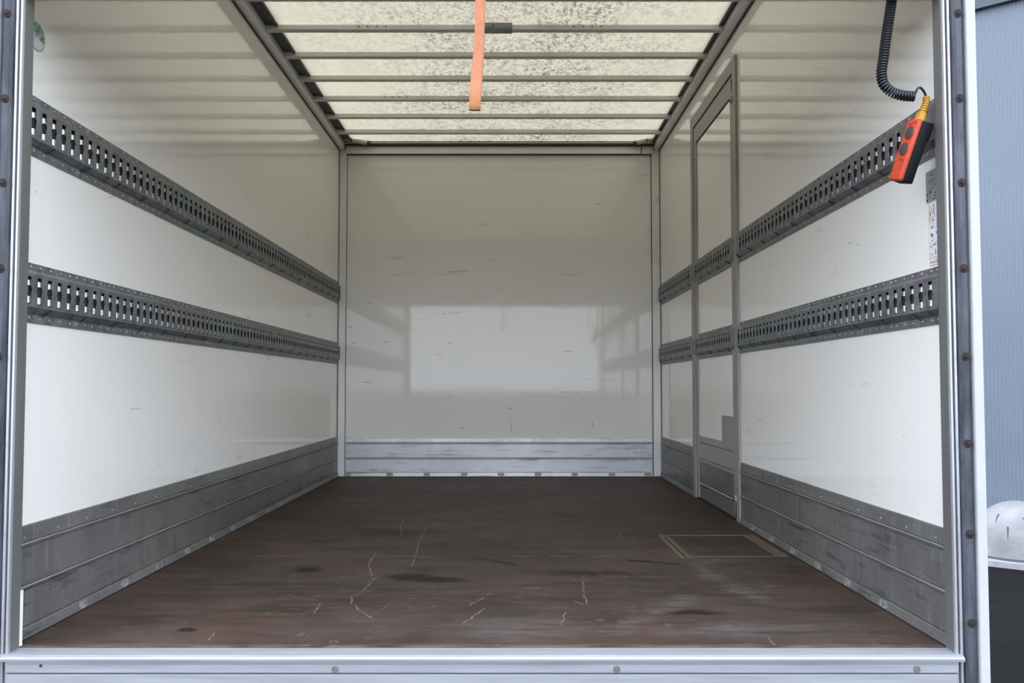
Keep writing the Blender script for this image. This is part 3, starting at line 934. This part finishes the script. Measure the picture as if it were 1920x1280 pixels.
# ---------------------------------------------------------------- rear opening: posts, sill, half-raised shutter
ZB0, ZB1 = -.42, 2.62
def rear_post(name, X0, sg, label, white_to, zs):
    e = empty(name, (X0, 2.2, 0))
    tag(e, label, 'door post', kind='structure')
    def B(p0, p1, y0, y1, z0=ZB0, z1=ZB1, b=0):
        a, c = X0 + sg * p0, X0 + sg * p1
        return bx(min(a, c), max(a, c), y0, y1, z0, z1, b=b)
    B(0, .034, 2.203, 2.2445, .0).build('inner_return', 'post_shade_grey', e)
    B(0, .0065, 2.192, 2.204, b=.0018).build('guide_rib', 'alu_bright', e)
    B(.0065, .0115, 2.199, 2.206).build('guide_groove', 'dark_metal', e)
    B(.0115, .0185, 2.192, 2.204, b=.0018).build('guide_rib', 'alu_bright', e)
    pr = [(.0185, .010), (.022, -.002), (.028, -.010), (.040, -.012), (.047, -.008), (.051, 0), (.051, .02), (.0185, .02)]
    sl = MB().prism(pr, 'z', ZB0, ZB1, lambda p, q, a: (X0 + sg * p, 2.19 + q, a)).build('rubber_seal', 'seal', e)
    B(.051, white_to, 2.172, 2.36, b=.004).build('white_edge', 'white_paint', e)
    for z in zs:
        MB().lathe([(.0115, 0), (.0110, .0015), (.0055, .002), (.0045, .0045), (.002, .005)], (X0 + sg * .034, 2.1785, z), axis=(0, -1, 0), k=12).build('bolt', 'rust', e)
    return e
tsl = NT('weathered_black_rubber')
nn = tsl.noise(tsl.st((30, 30, 5)), 1.0, 6, .65)
cc = tsl.mix(tsl.mr(nn, .38, .7), (.020, .023, .031), (.085, .095, .115))
M['seal'] = tsl.done(tsl.bsdf(cc, .5, 0, .5, tsl.bump(nn, .2, .003)))
zs = [1.645, 1.421, 1.201, .979, .753, .531, .303, .08, -.14]
pl = rear_post('trim_6', -1.273, -1, 'left rear door post with bright guide ribs and black rubber seal', .090, zs)
prr = rear_post('trim_7', 1.131, 1, 'right rear door post with bright guide ribs and black rubber seal', .076, zs)
o = bx(-1.275, -1.271, 2.2446, 2.254, .003, .146).build('white_strip', 'white_plastic', pl)
o['label'] = 'thin white plastic strip at the foot'

e = empty('trim_8', (-.07, 2.2, -.06))
tag(e, 'worn aluminium sill across the rear edge of the load floor', 'sill', kind='structure')
pr = [(2.247, 0), (2.205, 0), (2.192, -.001), (2.184, .0005), (2.176, -.003), (2.172, -.008), (2.173, -.0145), (2.195, -.0145), (2.247, -.02)]
MB().prism(pr, 'x', -1.288, 1.143, lambda p, q, a: (a, p, q)).build('sill_nosing', 'sill', e)
bx(-1.268, 1.128, 2.182, 2.20, -.021, -.0145).build('shadow_groove', 'dark_metal', e)
bx(-1.272, 1.130, 2.179, 2.20, -.0225, -.0165, b=.0015).build('strip', 'sill', e)
bx(-1.272, 1.130, 2.181, 2.20, -.0445, -.0230, b=.001).build('strip', 'sill', e)
bx(-1.268, 1.128, 2.186, 2.20, -.048, -.0445).build('shadow_groove', 'dark_metal', e)
bx(-1.270, 1.129, 2.183, 2.21, -.42, -.048, b=.001).build('apron', 'sill', e)
for x in (-.440, .269, 1.025):
    MB().lathe([(.0085, 0), (.0085, .0015), (.006, .002), (.005, .0005), (.002, .001)], (x, 2.1805, -.034), axis=(0, -1, 0), k=16).build('screw', 'post_shade_grey', e)
MB().lathe([(.004, 0), (.003, .002)], (-1.182, 2.1805, -.026), axis=(0, -1, 0), k=10).build('screw', 'screw_dark', e)

# header over the opening and the half-raised shutter that the strap belongs to
e = empty('door_2', (-.07, 2.22, 1.70))
tag(e, 'half raised slatted rear shutter above the strap', 'door', kind='structure')
z = 1.735
while z < 2.52:
    bx(-1.270, 1.128, 2.207, 2.222, z, z + .098, b=.003).build('slat', 'white_paint', e)
    z += .1
bx(-1.270, 1.128, 2.200, 2.228, 1.700, 1.733, b=.004).build('bottom_rail', 'alu', e)
e = bx(XL - .05, XR + .06, 2.18, 2.30, 2.50, 2.66).build('trim_9', 'white_paint')
tag(e, 'white header beam over the rear opening', 'header', kind='structure')

# ---------------------------------------------------------------- orange pull strap
e = empty('pull_strap', (-.08, 2.19, 1.70))
tag(e, 'orange webbing pull strap hanging in a loop from the shutter', 'strap')
def ribbon(keys, name):
    """keys: (xc, y, z, half width, twist deg)"""
    m = MB()
    n = len(keys)
    fine = []
    for i in range(n - 1):
        for k in range(6):
            t_ = k / 6
            fine.append([a + (b - a) * t_ for a, b in zip(keys[i], keys[i + 1])])
    fine.append(list(keys[-1]))
    vs = []
    T = .0009
    for i, (x, y, z_, hw, tw) in enumerate(fine):
        p0 = Vector(fine[max(0, i - 1)][:3]); p1 = Vector(fine[min(len(fine) - 1, i + 1)][:3])
        tg = (p1 - p0).normalized()
        a = math.radians(tw)
        wv = Vector((math.cos(a), math.sin(a), 0))
        wv = (wv - tg * wv.dot(tg)).normalized()
        nv = tg.cross(wv)
        c = Vector((x, y, z_))
        for s_, q in ((-1, 1), (1, 1), (1, -1), (-1, -1)):
            vs.append(c + wv * s_ * hw + nv * q * T)
    fs = []
    for i in range(len(fine) - 1):
        for j in range(4):
            fs.append((i * 4 + j, i * 4 + (j + 1) % 4, i * 4 + 4 + (j + 1) % 4, i * 4 + 4 + j))
    fs += [(3, 2, 1, 0), tuple((len(fine) - 1) * 4 + j for j in range(4))]
    m.add(vs, fs)
    return m.build(name, 'strap', e, smooth=True)
YS = 2.192
ribbon([(-.077, YS + .008, 1.712, .0135, 60), (-.0785, YS, 1.690, .0135, 42), (-.0795, YS, 1.655, .0135, 30), (-.0795, YS, 1.62, .0135, 38), (-.0815, YS, 1.57, .0138, 36), (-.084, YS, 1.53, .0138, 30), (-.0885, YS, 1.47, .0142, 14), (-.091, YS - .001, 1.43, .0142, 6),
        (-.092, YS, 1.405, .0142, 2), (-.0922, YS + .003, 1.3975, .0142, 2), (-.0922, YS + .009, 1.3965, .0142, 2), (-.0915, YS + .013, 1.401, .0142, 2)], 'front_band')
ribbon([(-.0755, YS + .004, 1.712, .0130, -35), (-.0755, YS + .004, 1.690, .0125, -20), (-.0765, YS + .008, 1.655, .0125, 20), (-.0785, YS + .013, 1.60, .013, 30), (-.083, YS + .016, 1.53, .0140, 20), (-.0875, YS + .017, 1.47, .0150, 8), (-.0895, YS + .016, 1.44, .0146, 4), (-.091, YS + .014, 1.41, .0142, 2), (-.0915, YS + .013, 1.401, .0142, 2)], 'rear_band')

# ---------------------------------------------------------------- remote control pendant with spiral cable
e = empty('remote_control', (1.09, 2.28, 1.23))
tag(e, 'orange and black push-button remote control on spiral cable by the right post', 'remote control')
ptop = Vector((1.080, 2.236, 1.3835))
pbot = Vector((1.036, 2.266, 1.2255))
Lx = (pbot - ptop)
LEN = Lx.length
Lx.normalize()
Nn = Vector((-.97, -.24, 0))
Nn = (Nn - Lx * Nn.dot(Lx)).normalized()
Sx = Lx.cross(Nn).normalized()                  # width direction
def rbox(l0, l1, w0, w1, n0, n1, b, seg=3, taper=0.0):
    bm = bmesh.new()
    vv = []
    for l in (l0, l1):
        for w in (w0, w1):
            for n_ in (n0, n1):
                vv.append(bm.verts.new((l, w * (1 - (taper if l == l0 else 0)), n_)))
    for f in [(0, 1, 3, 2), (4, 6, 7, 5), (0, 4, 5, 1), (2, 3, 7, 6), (0, 2, 6, 4), (1, 5, 7, 3)]:
        bm.faces.new([vv[i] for i in f])
    bmesh.ops.bevel(bm, geom=bm.edges[:], offset=b, segments=seg, affect='EDGES', profile=.5)
    bm.verts.index_update()
    m = MB().add([ptop + Lx * v.co.x + Sx * v.co.y + Nn * v.co.z for v in bm.verts], [tuple(v.index for v in f.verts) for f in bm.faces])
    bm.free()
    return m
HWD = .0245
rbox(0, LEN, -HWD, HWD, -.0045, .010, .0072, 5).build('front_cover', 'orange', e, smooth=True)
rbox(.001, LEN - .001, -HWD + .0003, HWD - .0003, -.035, -.0042, .006).build('housing', 'black_plastic', e, smooth=True)
rbox(-.002, .05, -HWD + .008, HWD - .002, -.046, -.034, .005).build('magnet_block', 'black_plastic', e, smooth=True)
def onface(l, w, n_):
    return ptop + Lx * l + Sx * w + Nn * n_
for l in (.038, .082):
    prof = [(.0185, 0), (.0185, .0025), (.0170, .0036), (.0162, .002)]
    rg = MB().lathe(prof, onface(l, -.002, .0085), axis=Nn, k=24).build('button_collar', 'orange', e, smooth=True)
    MB().lathe([(.0160, 0), (.0160, .0035), (.012, .005), (.003, .0056)], onface(l, -.002, .0085), axis=Nn, k=24).build('button', 'button', e, smooth=True)
def mark(l, w, dl, dw, r=0):
    a, b_ = math.cos(r), math.sin(r)
    m = MB()
    m.add([onface(l + x * dl * a - y * dw * b_, w + x * dl * b_ + y * dw * a, n_) for n_ in (.0096, .0104) for x, y in ((-.5, -.5), (.5, -.5), (.5, .5), (-.5, .5))],
          [(3, 2, 1, 0), (4, 5, 6, 7), (0, 1, 5, 4), (1, 2, 6, 5), (2, 3, 7, 6), (3, 0, 4, 7)])
    m.build('printed_mark', 'ink_red', e)
for l, w, a_, b_, r in ((.010, -.012, .002, .008, .3), (.013, -.003, .004, .004, .6), (.016, .006, .006, .005, .2), (.021, .004, .003, .003, 0), (.012, -.016, .004, .003, 0), (.110, -.004, .003, .018, .45), (.113, .001, .002, .012, .45)):
    mark(l, w, a_, b_, r)
# yellow strain relief
base = ptop - Lx * .002 + Nn * -.010
sr_pts = [base, base - Lx * .012, base - Lx * .024]
k6 = MB().tube([base + Lx * .006, base - Lx * .016], [.0145, .0135], 6)
st_ = k6.build('strain_relief', 'yellow', e)
tip = Vector((1.1035, 2.232, 1.443))
c0, c3 = base - Lx * .016, tip
c1 = c0 - Lx * .022
c2 = tip + Vector((.003, 0, -.02))
def bez(t_):
    return c0 * (1 - t_) ** 3 + c1 * 3 * t_ * (1 - t_) ** 2 + c2 * 3 * t_ * t_ * (1 - t_) + c3 * t_ ** 3
NT_ = 36
pts, rs = [], []
for i in range(NT_ + 1):
    t_ = i / NT_
    pts.append(bez(t_))
    ph = (i % 5)
    rs.append((.0112 - .0022 * t_) * (1.0 if ph < 3 or i > NT_ - 3 else .80))
MB().tube(pts, rs, 14).build('boot', 'yellow', st_, smooth=False)
# spiral cable
path = [(1.0621, 2.2349, 2.2805), (1.0552, 2.2349, 2.0829), (1.0423, 2.2349, 1.9347), (1.0285, 2.2349, 1.7924), (1.0186, 2.2349, 1.7055), (1.0038, 2.2339, 1.6185), (0.9929, 2.2329, 1.5464), (0.987, 2.2329, 1.5079), (0.991, 2.2309, 1.4772), (1.0078, 2.2289, 1.4575), (1.0354, 2.227, 1.4456), (1.067, 2.225, 1.4417)]
P_ = [Vector(p) for p in path]
def catmull(P, n):
    out = []
    for i in range(len(P) - 1):
        p0, p1, p2, p3 = P[max(i - 1, 0)], P[i], P[i + 1], P[min(i + 2, len(P) - 1)]
        for k in range(n):
            t_ = k / n
            out.append(.5 * ((2 * p1) + (p2 - p0) * t_ + (2 * p0 - 5 * p1 + 4 * p2 - p3) * t_ * t_ + (3 * p1 - p0 - 3 * p2 + p3) * t_ ** 3))
    out.append(P[-1])
    return out
cl = catmull(P_, 40)
acc = [0]
for a, b in zip(cl, cl[1:]):
    acc.append(acc[-1] + (b - a).length)
TOT = acc[-1]
CP, RC, RW = .0074, .0108, .0033
turns = TOT / CP
steps = int(turns * 13)
hel = []
upv = None
ci = 0
for i in range(steps + 1):
    s_ = TOT * i / steps
    while ci < len(acc) - 2 and acc[ci + 1] < s_:
        ci += 1
    f_ = (s_ - acc[ci]) / max(1e-9, acc[ci + 1] - acc[ci])
    c = cl[ci].lerp(cl[ci + 1], f_)
    dd = (cl[min(ci + 2, len(cl) - 1)] - cl[max(ci - 1, 0)]).normalized()
    if upv is None:
        upv = dd.orthogonal().normalized()
    upv = (upv - dd * upv.dot(dd)).normalized()
    bb = dd.cross(upv)
    a_ = 2 * math.pi * s_ / CP
    hel.append(c + (upv * math.cos(a_) + bb * math.sin(a_)) * RC)
end = hel[-1]
tail = catmull([hel[-1], Vector((1.0735, 2.219, 1.4585)), Vector((1.0848, 2.223, 1.4644)), Vector((1.0957, 2.2279, 1.4565)), tip + Vector((-.001, 0, .004)), tip + Vector((.0005, 0, -.010))], 6)
cb = MB().tube(hel, RW, 6).build('spiral_cable', 'cable', e, smooth=True)
MB().tube(tail, .0031, 8).build('cable_end', 'cable', e, smooth=True)

# ---------------------------------------------------------------- stickers
def text_mesh(txt, size, fn, name, mat, parent, align='LEFT'):
    cu = bpy.data.curves.new('t', 'FONT')
    cu.body = txt
    cu.size = size
    cu.align_x = align
    cu.resolution_u = 3
    ob = bpy.data.objects.new('t', cu)
    COL.objects.link(ob)
    dg = bpy.context.evaluated_depsgraph_get()
    me = bpy.data.meshes.new_from_object(ob.evaluated_get(dg))
    m = MB().add([fn(v.co.x, v.co.y) for v in me.vertices], [tuple(p.vertices) for p in me.polygons])
    bpy.data.objects.remove(ob)
    bpy.data.meshes.remove(me)
    return m.build(name, mat, parent)

def wallq(y0, z, n=.0012):
    # right wall: reading direction runs towards the opening (-y)
    return lambda u, v: (XR - n, y0 - u, z + v)
def wrect(y0, y1, z0, z1, n, th=.0004):
    return bx(XR - n, XR - n + th, min(y0, y1), max(y0, y1), z0, z1)

e = empty('load_plate', (XR, 2.29, 1.18))
tag(e, 'silver load capacity sticker with black print beside the right post', 'sticker')
wrect(2.336, 2.2455, 1.180, 1.266, .0010, .0008).build('sticker_base', 'sticker_grey', e)
text_mesh('MAX. 1000 KG', .0115, wallq(2.313, 1.2480), 'lettering', 'ink', e)
text_mesh('600 600 750', .0105, wallq(2.326, 1.2330), 'lettering', 'ink', e)
text_mesh('mm  mm  mm', .0050, wallq(2.322, 1.2270), 'lettering', 'ink', e)
text_mesh('A A', .0110, wallq(2.291, 1.2190), 'lettering', 'ink', e)
wrect(2.322, 2.285, 1.2150, 1.2158, .0014).build('print_line', 'ink', e)
for y, z, w, h in ((2.327, 1.196, .004, .010), (2.313, 1.203, .005, .008), (2.304, 1.2035, .005, .003), (2.313, 1.197, .002, .004), (2.283, 1.198, .007, .004), (2.288, 1.1915, .012, .003), (2.29, 1.184, .022, .0022)):
    wrect(y + w / 2, y - w / 2, z, z + h, .0014).build('pictogram', 'ink', e)
MB().lathe([(.0042, 0), (.0042, .0004)], (XR - .0011, 2.3275, 1.187), axis=(-1, 0, 0), k=16).build('pictogram', 'ink', e)
wrect(2.322, 2.305, 1.191, 1.1918, .0014).build('print_line', 'ink', e)

e = empty('instruction_sticker', (XR, 2.29, 1.01))
tag(e, 'white pictogram sticker with orange frames beside the right post', 'sticker')
SA, SB = 2.323, 2.2455
wrect(SA, SB, 1.004, 1.1785, .0010, .0008).build('sticker_base', 'sticker_white', e)
T = .0016
wrect(SA, SA - T, 1.005, 1.178, .0014).build('frame_line', 'sticker_orange', e)
for z in (1.005, 1.0255, 1.0655, 1.1365, 1.1764):
    wrect(SA, SB, z, z + T, .0014).build('frame_line', 'sticker_orange', e)
text_mesh('www.ZEPRO.com', .0112, wallq(2.3195, 1.0110), 'lettering', 'ink', e)
for y, z, w, h, mt in ((2.316, 1.148, .0012, .018, 'ink'), (2.307, 1.150, .0012, .017, 'ink'), (2.3115, 1.149, .010, .0014, 'ink'), (2.314, 1.141, .004, .008, 'ink'),
                   (2.295, 1.165, .006, .004, 'ink'), (2.295, 1.143, .0008, .017, 'ink'), (2.289, 1.143, .0008, .017, 'ink'), (2.2975, 1.143, .0008, .017, 'ink'), (2.2925, 1.142, .009, .0010, 'ink'), (2.2925, 1.160, .009, .0010, 'ink'),
                   (2.316, 1.122, .0012, .011, 'ink'), (2.312, 1.1325, .009, .0010, 'ink'), (2.302, 1.124, .003, .007, 'ink'), (2.295, 1.125, .003, .006, 'ink'), (2.300, 1.119, .012, .0008, 'ink'),
                   (2.309, 1.105, .004, .006, 'ink'), (2.3, 1.106, .004, .005, 'ink'), (2.309, 1.112, .006, .002, 'sticker_orange'), (2.299, 1.112, .006, .003, 'sticker_orange'), (2.285, 1.103, .0012, .012, 'sticker_orange'),
                   (2.311, 1.084, .0045, .010, 'ink'), (2.303, 1.082, .0045, .009, 'ink'), (2.307, 1.072, .012, .0014, 'ink'), (2.300, 1.076, .010, .0008, 'ink'), (2.283, 1.088, .003, .007, 'ink'),
                   (2.314, 1.054, .003, .005, 'ink'), (2.306, 1.056, .003, .005, 'ink'), (2.295, 1.058, .006, .004, 'ink'), (2.287, 1.059, .003, .005, 'ink'), (2.308, 1.034, .008, .002, 'ink'), (2.292, 1.036, .0012, .014, 'sticker_orange'), (2.289, 1.034, .0014, .014, 'ink'), (2.288, 1.034, .006, .002, 'ink')):
    wrect(y + w / 2, y - w / 2, z, z + h, .0014).build('pictogram', mt, e)

e = MB().lathe([(.0405, 0), (.0405, .0006)], (XL, 2.323, 1.644), axis=(1, 0, 0), k=48).build('round_sticker', 'green', origin=(XL, 2.323, 1.644))
tag(e, 'worn round green and white sticker high on the left wall by the opening', 'sticker')
for dy, dz, w, h in ((.020, -.002, .010, .004), (-.006, .0, .004, .005)):
    bx(XL + .0005, XL + .0008, 2.323 + dy - w / 2, 2.323 + dy + w / 2, 1.644 + dz - h / 2, 1.644 + dz + h / 2).build('dark_fleck', 'ink_red', e)
